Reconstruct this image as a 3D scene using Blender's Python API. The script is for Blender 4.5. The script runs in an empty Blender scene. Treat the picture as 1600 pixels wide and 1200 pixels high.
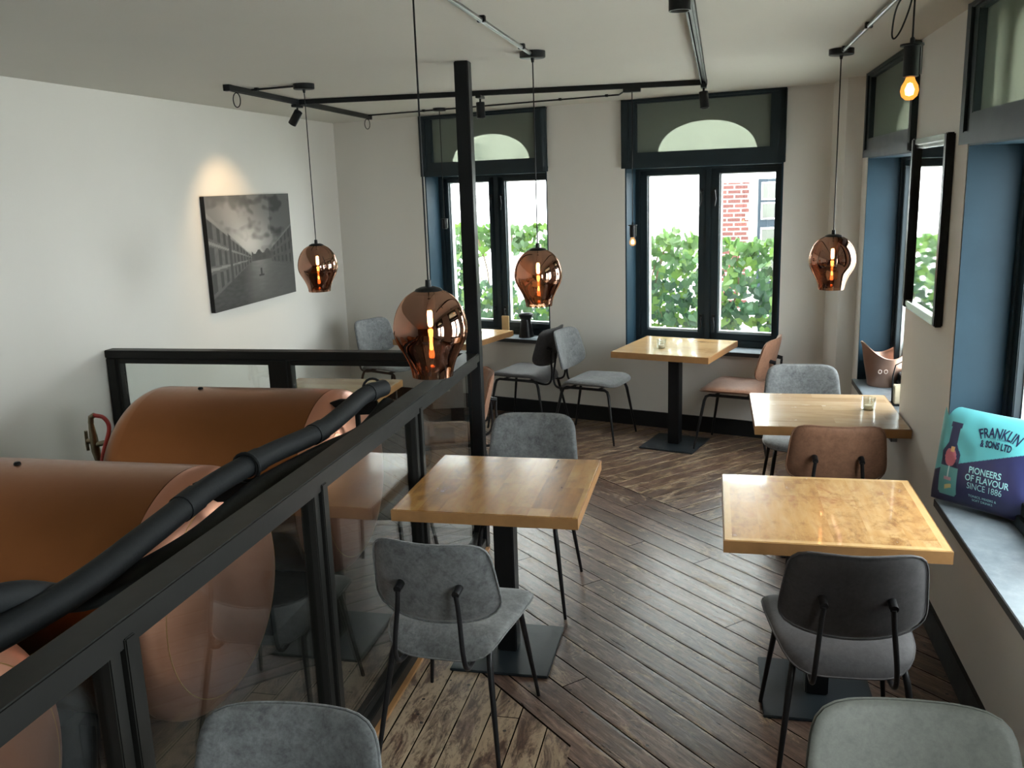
import bpy, bmesh, math, random
from mathutils import Vector, Matrix, noise
random.seed(7)
C = bpy.context.scene
COL = C.collection
PI = math.pi

# ---------------------------------------------------------------- camera
cam_d = bpy.data.cameras.new('camera'); cam = bpy.data.objects.new('camera', cam_d); COL.objects.link(cam)
YAW, PITCH, ROLL = -0.22206071, -0.21727859, -0.03333232
EYE = 1.95
fw = Vector((math.sin(YAW)*math.cos(PITCH), math.cos(YAW)*math.cos(PITCH), math.sin(PITCH)))
rt0 = Vector((math.cos(YAW), -math.sin(YAW), 0)); up0 = rt0.cross(fw)
rt = math.cos(ROLL)*rt0 + math.sin(ROLL)*up0; up = -math.sin(ROLL)*rt0 + math.cos(ROLL)*up0
cam.matrix_world = Matrix(((rt.x, up.x, -fw.x, 0), (rt.y, up.y, -fw.y, 0), (rt.z, up.z, -fw.z, EYE), (0, 0, 0, 1)))
cam_d.sensor_width = 36; cam_d.sensor_fit = 'HORIZONTAL'; cam_d.lens = 36*1409.86/1600
cam_d.clip_start = 0.05; cam_d.clip_end = 200
C.camera = cam

# ---------------------------------------------------------------- world, sun, exposure
w = bpy.data.worlds.new('overcast_sky'); C.world = w; w.use_nodes = True
bg = w.node_tree.nodes['Background']
bg.inputs[0].default_value = (0.93, 0.97, 1.0, 1); bg.inputs[1].default_value = 6.5
sun_d = bpy.data.lights.new('sun', 'SUN'); sun_d.energy = 1.2; sun_d.angle = math.radians(12); sun_d.color = (1, .97, .92)
sun = bpy.data.objects.new('sun', sun_d); COL.objects.link(sun)
sun.rotation_euler = Vector((0.45, 0.62, -0.75)).to_track_quat('-Z', 'Y').to_euler()
C.view_settings.view_transform = 'Standard'; C.view_settings.look = 'None'
C.view_settings.gamma = 1; C.view_settings.use_curve_mapping = False
C.view_settings.exposure = 1.55
C.cycles.max_bounces = 10; C.cycles.diffuse_bounces = 6; C.cycles.glossy_bounces = 5
C.cycles.transmission_bounces = 8; C.cycles.transparent_max_bounces = 16
C.cycles.sample_clamp_indirect = 6

# ---------------------------------------------------------------- mesh helper
class MB:
    def __init__(s): s.v = []; s.f = []; s.m = []; s.mi = 0; s.c = None
    def _add(s, vs, fs):
        o = len(s.v); s.v += [tuple(v) for v in vs]
        for f in fs: s.f.append(tuple(i+o for i in f)); s.m.append(s.mi)
        return s
    def box(s, c, d, R=None):
        x, y, z = (k/2 for k in d); vs = []
        for sx, sy, sz in ((-1,-1,-1),(1,-1,-1),(1,1,-1),(-1,1,-1),(-1,-1,1),(1,-1,1),(1,1,1),(-1,1,1)):
            p = Vector((sx*x, sy*y, sz*z))
            if R is not None: p = R @ p
            vs.append(p + Vector(c))
        return s._add(vs, [(3,2,1,0),(4,5,6,7),(0,1,5,4),(1,2,6,5),(2,3,7,6),(3,0,4,7)])
    def bb(s, x0, x1, y0, y1, z0, z1):
        return s.box(((x0+x1)/2, (y0+y1)/2, (z0+z1)/2), (abs(x1-x0), abs(y1-y0), abs(z1-z0)))
    def tube(s, pts, r, n=10, cap=True, closed=False):
        pts = [Vector(p) for p in pts]; N = len(pts)
        rs = r if isinstance(r, (list, tuple)) else [r]*N
        vs = []; prev = None
        for i, p in enumerate(pts):
            if closed: t = pts[(i+1) % N] - pts[i-1]
            else: t = (pts[min(i+1, N-1)] - pts[max(i-1, 0)])
            t.normalize()
            if prev is None:
                a = Vector((0,0,1)) if abs(t.z) < .9 else Vector((1,0,0)); u = t.cross(a).normalized()
            else:
                u = (prev - t*prev.dot(t)).normalized()
            prev = u; v = t.cross(u)
            for k in range(n):
                a = 2*PI*k/n; vs.append(p + (u*math.cos(a) + v*math.sin(a))*rs[i])
        fs = []
        for i in range(N if closed else N-1):
            j = (i+1) % N
            for k in range(n):
                fs.append((i*n+k, i*n+(k+1) % n, j*n+(k+1) % n, j*n+k))
        if cap and not closed: fs += [tuple(range(n-1, -1, -1)), tuple((N-1)*n+k for k in range(n))]
        return s._add(vs, fs)
    def lathe(s, prof, n=32, M=None, wob=None):   # prof: (r, z) list
        vs = []; fs = []
        for r, z in prof:
            for k in range(n):
                a = 2*PI*k/n; p = Vector((r*math.cos(a), r*math.sin(a), z))
                if wob: p = wob(p, a)
                vs.append(M @ p if M is not None else p)
        for i in range(len(prof)-1):
            for k in range(n):
                fs.append((i*n+k, i*n+(k+1) % n, (i+1)*n+(k+1) % n, (i+1)*n+k))
        if prof[0][0] > 1e-4: pass
        return s._add(vs, fs)
    def prism(s, poly, a0, a1, axis='y'):
        n = len(poly)
        def P(u, v, a): return (u, a, v) if axis == 'y' else ((u, v, a) if axis == 'z' else (a, u, v))
        vs = [P(u, v, a0) for u, v in poly] + [P(u, v, a1) for u, v in poly]
        fs = [tuple(range(n-1, -1, -1)), tuple(range(n, 2*n))] + [(i, (i+1) % n, n+(i+1) % n, n+i) for i in range(n)]
        return s._add(vs, fs)
    def build(s, name, mats, parent=None, smooth=False, bevel=0, M=None, auto=True, kind=None):
        me = bpy.data.meshes.new(name); me.from_pydata(s.v, [], s.f)
        if not isinstance(mats, (list, tuple)): mats = [mats]
        for m in mats: me.materials.append(m)
        for p, i in zip(me.polygons, s.m): p.material_index = i
        bm = bmesh.new(); bm.from_mesh(me); bmesh.ops.remove_doubles(bm, verts=bm.verts, dist=1e-5)
        bmesh.ops.recalc_face_normals(bm, faces=bm.faces)
        if bevel:
            es = [e for e in bm.edges if len(e.link_faces) == 2 and e.calc_face_angle(0) > .6]
            bmesh.ops.bevel(bm, geom=es, offset=bevel, segments=2, affect='EDGES', clamp_overlap=True)
        if smooth or bevel:
            for f in bm.faces: f.smooth = True
            for e in bm.edges:
                if len(e.link_faces) == 2 and e.calc_face_angle(0) > .7: e.smooth = False
        bm.to_mesh(me); bm.free()
        o = bpy.data.objects.new(name, me); COL.objects.link(o)
        if parent is not None: o.parent = parent
        if M is not None: o.matrix_local = M
        if kind: o['kind'] = kind
        return o

def tag(o, label, cat, group=None, kind=None):
    o['label'] = label; o['category'] = cat
    if group: o['group'] = group
    if kind: o['kind'] = kind
    return o
def thing(name, label, cat, loc=(0,0,0), rz=0, group=None):
    o = bpy.data.objects.new(name, None); COL.objects.link(o); o.empty_display_size = .1
    o.location = loc; o.rotation_euler = (0, 0, rz)
    return tag(o, label, cat, group)
def struct(o): o['kind'] = 'structure'; return o
def empty_struct(name, M):
    o = bpy.data.objects.new(name, None); COL.objects.link(o); o.matrix_world = M; o['kind'] = 'structure'; return o
def kids(o): return [c for c in bpy.data.objects if c.parent == o]
def dup(root, loc, rz, label, group=None):
    def rec(o, par):
        c = o.copy(); COL.objects.link(c)
        if par is not None: c.parent = par; c.matrix_parent_inverse = o.matrix_parent_inverse.copy()
        for ch in kids(o): rec(ch, c)
        return c
    r = rec(root, None); r.location = loc; r.rotation_euler = (0, 0, rz); r['label'] = label
    if group: r['group'] = group
    return r
def bez(pts, n=8):
    """Catmull-Rom through points"""
    P = [Vector(p) for p in pts]; P = [P[0]*2-P[1]] + P + [P[-1]*2-P[-2]]; out = []
    for i in range(1, len(P)-2):
        a, b, c, d = P[i-1:i+3]
        for k in range(n):
            t = k/n
            out.append(.5*((2*b)+(c-a)*t+(2*a-5*b+4*c-d)*t*t+(3*b-a-3*c+d)*t**3))
    out.append(P[-2]); return out

# ---------------------------------------------------------------- materials
class NT:
    def __init__(s, name):
        s.mat = bpy.data.materials.new(name); s.mat.use_nodes = True; s.t = s.mat.node_tree
        s.n = s.t.nodes; s.b = s.n['Principled BSDF']; s.out = s.n['Material Output']
    def node(s, typ, **kw):
        n = s.n.new(typ)
        for k, v in kw.items():
            if k.startswith('_'): n.inputs[int(k[1:])].default_value = v
            else: setattr(n, k, v)
        return n
    def l(s, a, b): s.t.links.new(a, b); return b
    def val(s, inp, x):
        if isinstance(x, (int, float)): inp.default_value = x
        elif isinstance(x, tuple): inp.default_value = (*x, 1) if len(x) == 3 and len(inp.default_value) == 4 else x
        else: s.l(x, inp)
    def math(s, op, a, b=0, c=None):
        n = s.node('ShaderNodeMath', operation=op); s.val(n.inputs[0], a); s.val(n.inputs[1], b)
        if c is not None: s.val(n.inputs[2], c)
        return n.outputs[0]
    def mix(s, f, a, b, bt='MIX'):
        n = s.node('ShaderNodeMix', data_type='RGBA', blend_type=bt); s.val(n.inputs[0], f); s.val(n.inputs[6], a); s.val(n.inputs[7], b)
        return n.outputs[2]
    def noise(s, vec, scale, detail=4, rough=.55, dist=0):
        n = s.node('ShaderNodeTexNoise'); s.l(vec, n.inputs['Vector']); n.inputs['Scale'].default_value = scale
        n.inputs['Detail'].default_value = detail; n.inputs['Roughness'].default_value = rough; n.inputs['Distortion'].default_value = dist
        return n.outputs[0]
    def ramp(s, f, stops):
        n = s.node('ShaderNodeValToRGB'); cr = n.color_ramp
        while len(cr.elements) < len(stops): cr.elements.new(.5)
        for e, (p, c) in zip(cr.elements, stops): e.position = p; e.color = (*c, 1) if isinstance(c, tuple) else (c, c, c, 1)
        s.l(f, n.inputs[0]); return n.outputs[0]
    def coord(s, which='Object'): return s.node('ShaderNodeTexCoord').outputs[which]
    def map(s, vec, scale=(1,1,1), rot=(0,0,0), loc=(0,0,0)):
        n = s.node('ShaderNodeMapping'); s.l(vec, n.inputs[0]); n.inputs['Scale'].default_value = scale
        n.inputs['Rotation'].default_value = rot; n.inputs['Location'].default_value = loc; return n.outputs[0]
    def bump(s, h, st=.2, d=.01):
        n = s.node('ShaderNodeBump'); n.inputs['Strength'].default_value = st; n.inputs['Distance'].default_value = d
        s.l(h, n.inputs['Height']); s.l(n.outputs[0], s.b.inputs['Normal']); return n
    def set(s, col=None, rough=None, metal=None, **kw):
        if col is not None: s.val(s.b.inputs['Base Color'], col)
        if rough is not None: s.val(s.b.inputs['Roughness'], rough)
        if metal is not None: s.val(s.b.inputs['Metallic'], metal)
        for k, v in kw.items(): s.val(s.b.inputs[k.replace('_', ' ')], v)
        return s.mat
    def rnd(s): return s.node('ShaderNodeObjectInfo').outputs['Random']

def simple(name, col, rough=.5, metal=0, var=.12, scale=12, bump=.05):
    t = NT(name); v = t.coord(); n = t.noise(v, scale, 4)
    c = t.mix(n, tuple(max(0, k*(1-var)) for k in col), tuple(min(1, k*(1+var)) for k in col))
    if bump: t.bump(t.noise(v, scale*6, 3), bump, .004)
    r = t.math('MULTIPLY_ADD', n, .15, rough-.07)
    if max(col) < .035: t.set(Specular_IOR_Level=.25)
    return t.set(c, r, metal)

def m_plaster(name, col, amt=.06):
    t = NT(name); v = t.coord()
    a = t.noise(t.map(v, (.8, .8, .5)), 1.3, 4); b = t.noise(t.map(v, (1, 1, .35)), 7, 5)
    c = t.mix(a, tuple(k*(1-amt) for k in col), tuple(min(1, k*(1+amt*.4)) for k in col))
    c = t.mix(t.math('MULTIPLY', b, .12), c, tuple(k*.86 for k in col))
    t.bump(t.math('ADD', b, t.math('MULTIPLY', t.noise(v, 60, 3), .3)), .18, .006)
    return t.set(c, .75)
M_wall = m_plaster('wall_paint', (.72, .70, .655))
M_ceil = m_plaster('ceiling_paint', (.60, .585, .53))
M_frame = simple('black_blue_paint', (.016, .026, .032), .42, 0, .2, 5)
M_reveal = None
def m_reveal():
    t = NT('skylit_reveal_paint'); v = t.coord(); n = t.noise(v, 3, 5)
    c = t.mix(n, (.010, .026, .040), (.022, .052, .076))  # bluer than the frames: sky light on the reveals put into the colour
    t.bump(t.noise(v, 40, 3), .08, .004); return t.set(c, .5, Specular_IOR_Level=.18)
M_reveal = m_reveal()
M_metal = simple('black_steel', (.008, .009, .010), .38, 0, .2, 8)
M_rail = simple('graphite_rail_steel', (.011, .011, .010), .42, 0, .12, 6)
M_leg = simple('black_leg_steel', (.012, .012, .013), .35, 0, .1, 20)
M_base = simple('slate_grey_base_plate', (.022, .029, .034), .36, 0, .15, 9)
M_skirt = simple('black_skirting_paint', (.012, .013, .014), .45)
M_gap = simple('dark_pit_floor', (.03, .028, .024), .5)
M_stone = None
def m_stone():
    t = NT('blue_grey_stone'); v = t.coord(); n = t.noise(v, 14, 8, .7); m = t.noise(v, 3, 3)
    c = t.ramp(n, [(.3, (.10, .12, .14)), (.5, (.17, .20, .225)), (.72, (.30, .33, .35))])
    c = t.mix(m, c, (.15, .18, .2)); t.bump(n, .12, .003); return t.set(c, .38)
M_stone = m_stone()
M_stone_edge = simple('dark_stone_edge', (.035, .036, .038), .5)
M_white = simple('white_outside_paint', (.85, .85, .83), .7, 0, .03)
M_pale = simple('pale_gasket', (.55, .60, .60), .5)
M_grey_pipe = simple('grey_conduit_metal', (.22, .23, .22), .3, .8)
M_pave = simple('pale_paving', (.55, .54, .5), .8, 0, .1, 2)

def m_fabric(name, c1, c2, sheen=.3, fine=90):
    t = NT(name); v = t.coord(); r = t.rnd()
    vv = t.node('ShaderNodeVectorMath', operation='ADD'); t.l(v, vv.inputs[0])
    cmb = t.node('ShaderNodeCombineXYZ'); t.l(t.math('MULTIPLY', r, 9), cmb.inputs[0]); t.l(cmb.outputs[0], vv.inputs[1]); v = vv.outputs[0]
    a = t.noise(v, 22, 7, .75, .6); b = t.noise(v, fine, 4, .7); d = t.noise(v, 5, 3)
    f = t.math('ADD', t.math('MULTIPLY', a, .65), t.math('MULTIPLY', b, .35))
    c = t.ramp(f, [(.36, c1), (.66, c2)])
    c = t.mix(t.math('MULTIPLY', d, .35), c, tuple(k*.75 for k in c1))
    t.bump(f, .25, .003)
    return t.set(c, .68, 0, Sheen_Weight=sheen)
M_grey = m_fabric('grey_velvet_leather', (.056, .060, .062), (.215, .226, .228))
M_dark = m_fabric('anthracite_leather', (.022, .020, .021), (.062, .056, .058), .15)
M_brown = m_fabric('cognac_leather', (.18, .082, .044), (.32, .155, .088), .1)
M_olive = m_fabric('grey_green_leather', (.075, .078, .068), (.13, .132, .115), .1)

def m_wood(name, stave, along, c_lo, c_mid, c_hi, blotch=.35, rim=True, rw=.28):
    """stave width, along: 'x' or 'y' grain direction"""
    t = NT(name); v0 = t.coord()
    r = t.rnd(); sep = t.node('ShaderNodeSeparateXYZ'); t.l(v0, sep.inputs[0]); X, Y, Z = sep.outputs
    A, L = (X, Y) if along == 'y' else (Y, X)
    idx = t.math('FLOOR', t.math('DIVIDE', A, stave))
    wn = t.node('ShaderNodeTexWhiteNoise', noise_dimensions='2D'); cm = t.node('ShaderNodeCombineXYZ')
    t.l(idx, cm.inputs[0]); t.l(t.math('FLOOR', t.math('ADD', t.math('DIVIDE', L, .62), t.math('MULTIPLY', t.math('SINE', t.math('MULTIPLY', idx, 7.3)), .5))), cm.inputs[1])
    t.l(cm.outputs[0], wn.inputs['Vector']); R = wn.outputs['Value']
    g = t.node('ShaderNodeCombineXYZ'); t.l(t.math('MULTIPLY', A, 9), g.inputs[0]); t.l(t.math('MULTIPLY', L, 1.3), g.inputs[1]); t.l(t.math('ADD', t.math('MULTIPLY', R, 20), t.math('MULTIPLY', r, 30)), g.inputs[2])
    gr = t.noise(g.outputs[0], 3.2, 4, .55, .3); fine = t.noise(g.outputs[0], 16, 4, .6)
    bl = t.node('ShaderNodeVectorMath', operation='ADD'); t.l(v0, bl.inputs[0]); cb = t.node('ShaderNodeCombineXYZ'); t.l(t.math('MULTIPLY', r, 11), cb.inputs[2]); t.l(t.math('MULTIPLY', R, .6), cb.inputs[0]); t.l(cb.outputs[0], bl.inputs[1])
    bs = t.map(bl.outputs[0], (1, .6, 1) if along == 'y' else (.6, 1, 1))
    bn = t.noise(bs, 4.5, 5, .6, 1.2); bn2 = t.noise(bs, 12, 8, .75, .35); bn3 = t.noise(bs, 2.6, 3, .5)
    tone = t.math('ADD', t.math('MULTIPLY', R, rw), t.math('ADD', t.math('MULTIPLY', gr, .40), t.math('MULTIPLY_ADD', bn, .45, .14-rw*.5)))
    c = t.ramp(tone, [(.33, c_lo), (.55, c_mid), (.80, c_hi)])
    c = t.mix(t.math('MULTIPLY', t.ramp(bn, [(.52, 0), (.66, 1)]), blotch*.62), c, tuple(a*.7+b*.3 for a, b in zip(c_lo, (.30, .06, .03))))
    c = t.mix(t.math('MULTIPLY', t.ramp(bn2, [(.48, 0), (.72, 1)]), t.math('MULTIPLY', bn3, blotch*1.3)), c, tuple(k*.55 for k in c_lo))
    c = t.mix(t.math('MULTIPLY', fine, .22), c, c_lo)
    if rim:
        ax = t.math('ABSOLUTE', X); ay = t.math('ABSOLUTE', Y); mx = t.math('MAXIMUM', ax, ay)
        c = t.mix(t.math('MULTIPLY', t.math('GREATER_THAN', mx, .333), .75), c, t.mix(gr, c_mid, c_hi))
    t.bump(fine, .03, .001)
    return t.set(c, t.math('MULTIPLY_ADD', bn2, .22, .13), 0, Coat_Weight=.25)
W = ((.20, .095, .033), (.40, .225, .085), (.56, .36, .16))
M_wood1 = m_wood('mottled_mango_wood', .12, 'y', (.27, .12, .04), (.49, .28, .105), (.66, .47, .23), 1.4, rw=.08)
M_wood2 = m_wood('golden_stave_wood', .085, 'y', (.15, .06, .016), (.38, .19, .052), (.56, .34, .125), .9, rim=False, rw=.26)
M_wood3 = m_wood('pale_stave_wood', .09, 'x', (.30, .19, .10), (.47, .32, .18), (.58, .43, .27), .3, rim=False)
M_wood4 = m_wood('honey_stave_wood', .10, 'x', (.30, .17, .07), (.50, .31, .13), (.60, .42, .21), .4, rim=False, rw=.15)
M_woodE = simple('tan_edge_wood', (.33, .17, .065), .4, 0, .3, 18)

def m_floor():
    t = NT('worn_plank_floor'); v = t.coord(); sep = t.node('ShaderNodeSeparateXYZ'); t.l(v, sep.inputs[0]); X, Y, _ = sep.outputs
    S = math.sqrt(.5); add = t.math('ADD', X, Y); sub = t.math('SUBTRACT', X, Y)
    p = t.math('MULTIPLY', add, S); q = t.math('MULTIPLY', sub, S)
    far = t.math('GREATER_THAN', add, 5.07)
    near = t.math('MULTIPLY', t.math('LESS_THAN', add, 2.345), t.math('LESS_THAN', X, -.466))
    def sel(f, a, b): return t.math('ADD', t.math('MULTIPLY', f, b), t.math('MULTIPLY', t.math('SUBTRACT', 1, f), a))
    a = sel(near, sel(far, p, q), X); l = sel(near, sel(far, q, p), Y)
    zone = t.math('ADD', t.math('MULTIPLY', far, 17), t.math('MULTIPLY', near, 41))
    u = t.math('DIVIDE', a, t.math('ADD', .124, t.math('MULTIPLY', near, -.0105))); idx = t.math('ADD', t.math('FLOOR', u), zone); fr = t.math('FRACT', t.math('ADD', u, 100))
    wn1 = t.node('ShaderNodeTexWhiteNoise', noise_dimensions='1D'); t.l(idx, wn1.inputs['W']); r1 = wn1.outputs['Value']
    ll = t.math('ADD', t.math('DIVIDE', l, 3.3), t.math('MULTIPLY', r1, 5)); cell = t.math('FLOOR', ll); fl = t.math('FRACT', t.math('ADD', ll, 50))
    cm = t.node('ShaderNodeCombineXYZ'); t.l(idx, cm.inputs[0]); t.l(cell, cm.inputs[1])
    wn = t.node('ShaderNodeTexWhiteNoise', noise_dimensions='2D'); t.l(cm.outputs[0], wn.inputs['Vector']); R = wn.outputs['Value']
    # wobbly gap
    wob = t.noise(v, 6, 3); e = t.math('ABSOLUTE', t.math('SUBTRACT', fr, .5))
    thr = t.math('SUBTRACT', t.math('MULTIPLY_ADD', wob, -.035, .5), t.math('MULTIPLY', r1, .012))
    gap = t.math('GREATER_THAN', e, thr)
    bnd = t.math('LESS_THAN', t.math('ABSOLUTE', t.math('SUBTRACT', add, 5.07)), .006)
    bnd2 = t.math('MULTIPLY', t.math('LESS_THAN', t.math('ABSOLUTE', t.math('SUBTRACT', add, 2.345)), .006), t.math('LESS_THAN', X, -.466))
    end = t.math('LESS_THAN', fl, .0014)
    dark = t.math('MAXIMUM', t.math('MAXIMUM', gap, end), t.math('MAXIMUM', bnd, bnd2))
    g = t.node('ShaderNodeCombineXYZ'); t.l(t.math('MULTIPLY', a, 10), g.inputs[0]); t.l(t.math('MULTIPLY', l, 1.1), g.inputs[1]); t.l(t.math('MULTIPLY', R, 30), g.inputs[2])
    gr = t.noise(g.outputs[0], 4, 8, .72, .6)
    c = t.ramp(gr, [(.33, (.035, .019, .014)), (.5, (.145, .083, .06)), (.66, (.31, .21, .16))])
    c = t.mix(t.math('MULTIPLY', R, .6), c, (.05, .027, .018))
    # worn pale patches, stronger near plank edges and in the far and near-left fields
    gw = t.node('ShaderNodeCombineXYZ'); t.l(a, gw.inputs[0]); t.l(t.math('MULTIPLY', l, .32), gw.inputs[1]); t.l(t.math('MULTIPLY', R, 3), gw.inputs[2])
    wear = t.noise(gw.outputs[0], 13, 8, .78, .9); big = t.noise(v, 1.1, 3)
    edge = t.math('MULTIPLY', t.math('POWER', t.math('MULTIPLY', e, 2), 7), t.math('ADD', .10, t.math('ADD', t.math('MULTIPLY', far, .09), t.math('MULTIPLY', near, .05))))
    zsc = t.math('ADD', t.math('ADD', t.math('MULTIPLY', far, .05), t.math('MULTIPLY', near, .11)), t.math('MULTIPLY', big, .10))
    wm = t.ramp(t.math('ADD', t.math('ADD', wear, edge), zsc), [(.60, 0), (.70, .9)])
    c = t.mix(wm, c, t.mix(gr, (.26, .18, .11), (.50, .38, .25)))
    sc = t.noise(gw.outputs[0], 60, 5, .75); c = t.mix(t.ramp(sc, [(.52, 0), (.68, .8)]), c, (.03, .02, .015))
    # nail holes and knots
    vo = t.node('ShaderNodeTexVoronoi'); t.l(t.map(v, (1, 1, 1)), vo.inputs['Vector']); vo.inputs['Scale'].default_value = 11
    hole = t.math('LESS_THAN', vo.outputs['Distance'], .075)
    c = t.mix(hole, c, (.012, .009, .007)); c = t.mix(dark, c, (.008, .006, .005))
    ht = t.math('SUBTRACT', t.math('SUBTRACT', t.math('MULTIPLY', gr, .35), t.math('MULTIPLY', dark, 1.2)), t.math('MULTIPLY', hole, .4))
    ht = t.math('ADD', ht, t.math('MULTIPLY', t.math('POWER', t.math('MULTIPLY', e, 2), 8), -.3))
    t.bump(t.math('ADD', ht, t.math('MULTIPLY', R, .25)), .6, .006)
    ro = t.math('ADD', t.math('MULTIPLY', wm, .18), t.math('MULTIPLY_ADD', gr, .22, .20))
    ro = t.math('ADD', ro, t.math('MULTIPLY', dark, .6))
    return t.set(c, ro, 0, Specular_IOR_Level=t.math('MULTIPLY_ADD', dark, -.78, .8))
M_floor = m_floor()

def m_copper(name, col, rough, dirt=.3):
    t = NT(name); v = t.coord(); n = t.noise(v, 2.2, 5, .6, .4); f = t.noise(v, 30, 4)
    c = t.mix(t.math('MULTIPLY', n, dirt), col, tuple(k*.5 for k in col))
    return t.set(c, t.math('MULTIPLY_ADD', f, .12, rough-.06), 1.0)
M_copper = m_copper('brown_copper_body', (.30, .115, .043), .33, .5)
M_dome = m_copper('reflection_rosy_copper', (.62, .285, .19), .36, .0)  # same copper as the body; rosier tone stands in for brighter reflections
M_dome.node_tree.nodes['Principled BSDF'].inputs['Metallic'].default_value = .84
M_brass = simple('old_brass', (.30, .26, .18), .4, .9, .3, 30)
M_gold = simple('gold_seam', (.85, .52, .22), .3, .9)
M_foam = simple('black_foam_insulation', (.0065, .008, .009), .7, 0, .25, 12, .15)
M_red = simple('red_rubber_hose', (.42, .02, .015), .4)
M_bucket = m_copper('dull_copper_bucket', (.42, .27, .21), .45, .4)
M_blackglaze = simple('black_ceramic', (.01, .01, .011), .35)
M_cream = simple('cream_board', (.50, .43, .30), .6)
M_beige = simple('beige_wood_board', (.55, .38, .18), .55, 0, .2)

def m_glass(name, tint, refl=.9, rough=0.0, base=.04):
    t = NT(name); t.n.remove(t.b)
    tr = t.node('ShaderNodeBsdfTransparent'); tr.inputs[0].default_value = (*tint, 1)
    gl = t.node('ShaderNodeBsdfGlossy'); gl.inputs[0].default_value = (refl, refl, refl, 1); gl.inputs['Roughness'].default_value = rough
    ge = t.node('ShaderNodeNewGeometry'); dt = t.node('ShaderNodeVectorMath', operation='DOT_PRODUCT'); t.l(ge.outputs['Normal'], dt.inputs[0]); t.l(ge.outputs['Incoming'], dt.inputs[1])
    k = t.math('POWER', t.math('SUBTRACT', 1, t.math('ABSOLUTE', dt.outputs['Value'])), 5)
    mx = t.node('ShaderNodeMixShader'); t.l(t.math('MULTIPLY_ADD', k, 1-base, base), mx.inputs[0])
    t.l(tr.outputs[0], mx.inputs[1]); t.l(gl.outputs[0], mx.inputs[2]); t.l(mx.outputs[0], t.out.inputs[0]); return t.mat
M_pane = m_glass('window_pane_glass', (.96, .98, .97))
M_railglass = m_glass('railing_glass', (.90, .93, .92), .9, 0, .10)
M_candle = m_glass('clear_candle_glass', (.9, .93, .92), 1, .02, .12)

def m_lampglass():
    t = NT('copper_tinted_mirror_glass'); t.n.remove(t.b)
    tr = t.node('ShaderNodeBsdfTransparent'); tr.inputs[0].default_value = (.36, .18, .10, 1)
    gl = t.node('ShaderNodeBsdfGlossy'); gl.inputs[0].default_value = (.56, .335, .25, 1); gl.inputs['Roughness'].default_value = .015
    lw = t.node('ShaderNodeLayerWeight'); lw.inputs[0].default_value = .35
    mx = t.node('ShaderNodeMixShader'); t.l(t.math('MULTIPLY_ADD', lw.outputs['Facing'], .4, .55), mx.inputs[0])
    t.l(tr.outputs[0], mx.inputs[1]); t.l(gl.outputs[0], mx.inputs[2]); t.l(mx.outputs[0], t.out.inputs[0]); return t.mat
M_lampglass = m_lampglass()

def m_frost():
    t = NT('frosted_grey_green_glass'); t.n.remove(t.b)
    rf = t.node('ShaderNodeBsdfRefraction'); rf.inputs[0].default_value = (.58, .62, .54, 1); rf.inputs['Roughness'].default_value = .16; rf.inputs['IOR'].default_value = 1.06
    df = t.node('ShaderNodeBsdfDiffuse'); df.inputs[0].default_value = (.24, .275, .235, 1)
    mx = t.node('ShaderNodeMixShader', _0=.62); t.l(rf.outputs[0], mx.inputs[1]); t.l(df.outputs[0], mx.inputs[2]); t.l(mx.outputs[0], t.out.inputs[0]); return t.mat
M_frost = m_frost()
def m_emit(name, col, st):
    t = NT(name); t.n.remove(t.b); e = t.node('ShaderNodeEmission'); e.inputs[0].default_value = (*col, 1); e.inputs[1].default_value = st
    t.l(e.outputs[0], t.out.inputs[0]); return t.mat
M_fil = m_emit('glowing_filament', (1, .74, .34), 40)
def m_bulb(name, col, st):
    t = NT(name); t.n.remove(t.b); e = t.node('ShaderNodeEmission'); e.inputs[0].default_value = (*col, 1); e.inputs[1].default_value = st
    tr = t.node('ShaderNodeBsdfTransparent'); tr.inputs[0].default_value = (1, .72, .45, 1); mx = t.node('ShaderNodeMixShader', _0=.5)
    t.l(tr.outputs[0], mx.inputs[1]); t.l(e.outputs[0], mx.inputs[2]); t.l(mx.outputs[0], t.out.inputs[0]); return t.mat
M_bulb = m_bulb('glowing_amber_bulb', (1, .36, .06), .75); M_bulb2 = m_bulb('dim_amber_bulb', (1, .6, .28), .35); M_core = m_emit('bulb_core_glow', (1, .72, .32), 7)
M_led = m_emit('warm_led_face', (1, .82, .6), .7)
def m_attr(name, rough=.6, sheen=0, bump=0):
    t = NT(name); a = t.node('ShaderNodeVertexColor'); a.layer_name = 'Col'
    if bump: t.bump(t.noise(t.coord(), 250, 2), bump, .001)
    return t.set(a.outputs[0], rough, 0, Sheen_Weight=sheen)
M_print = m_attr('monochrome_canvas_print', .55)
M_cush = m_attr('printed_cushion_cloth', .38, .2, .1)
M_navy = simple('navy_print', (.014, .02, .07), .5, 0, .05)
M_aqua = simple('pale_aqua_print', (.40, .78, .80), .5, 0, .05)

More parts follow.
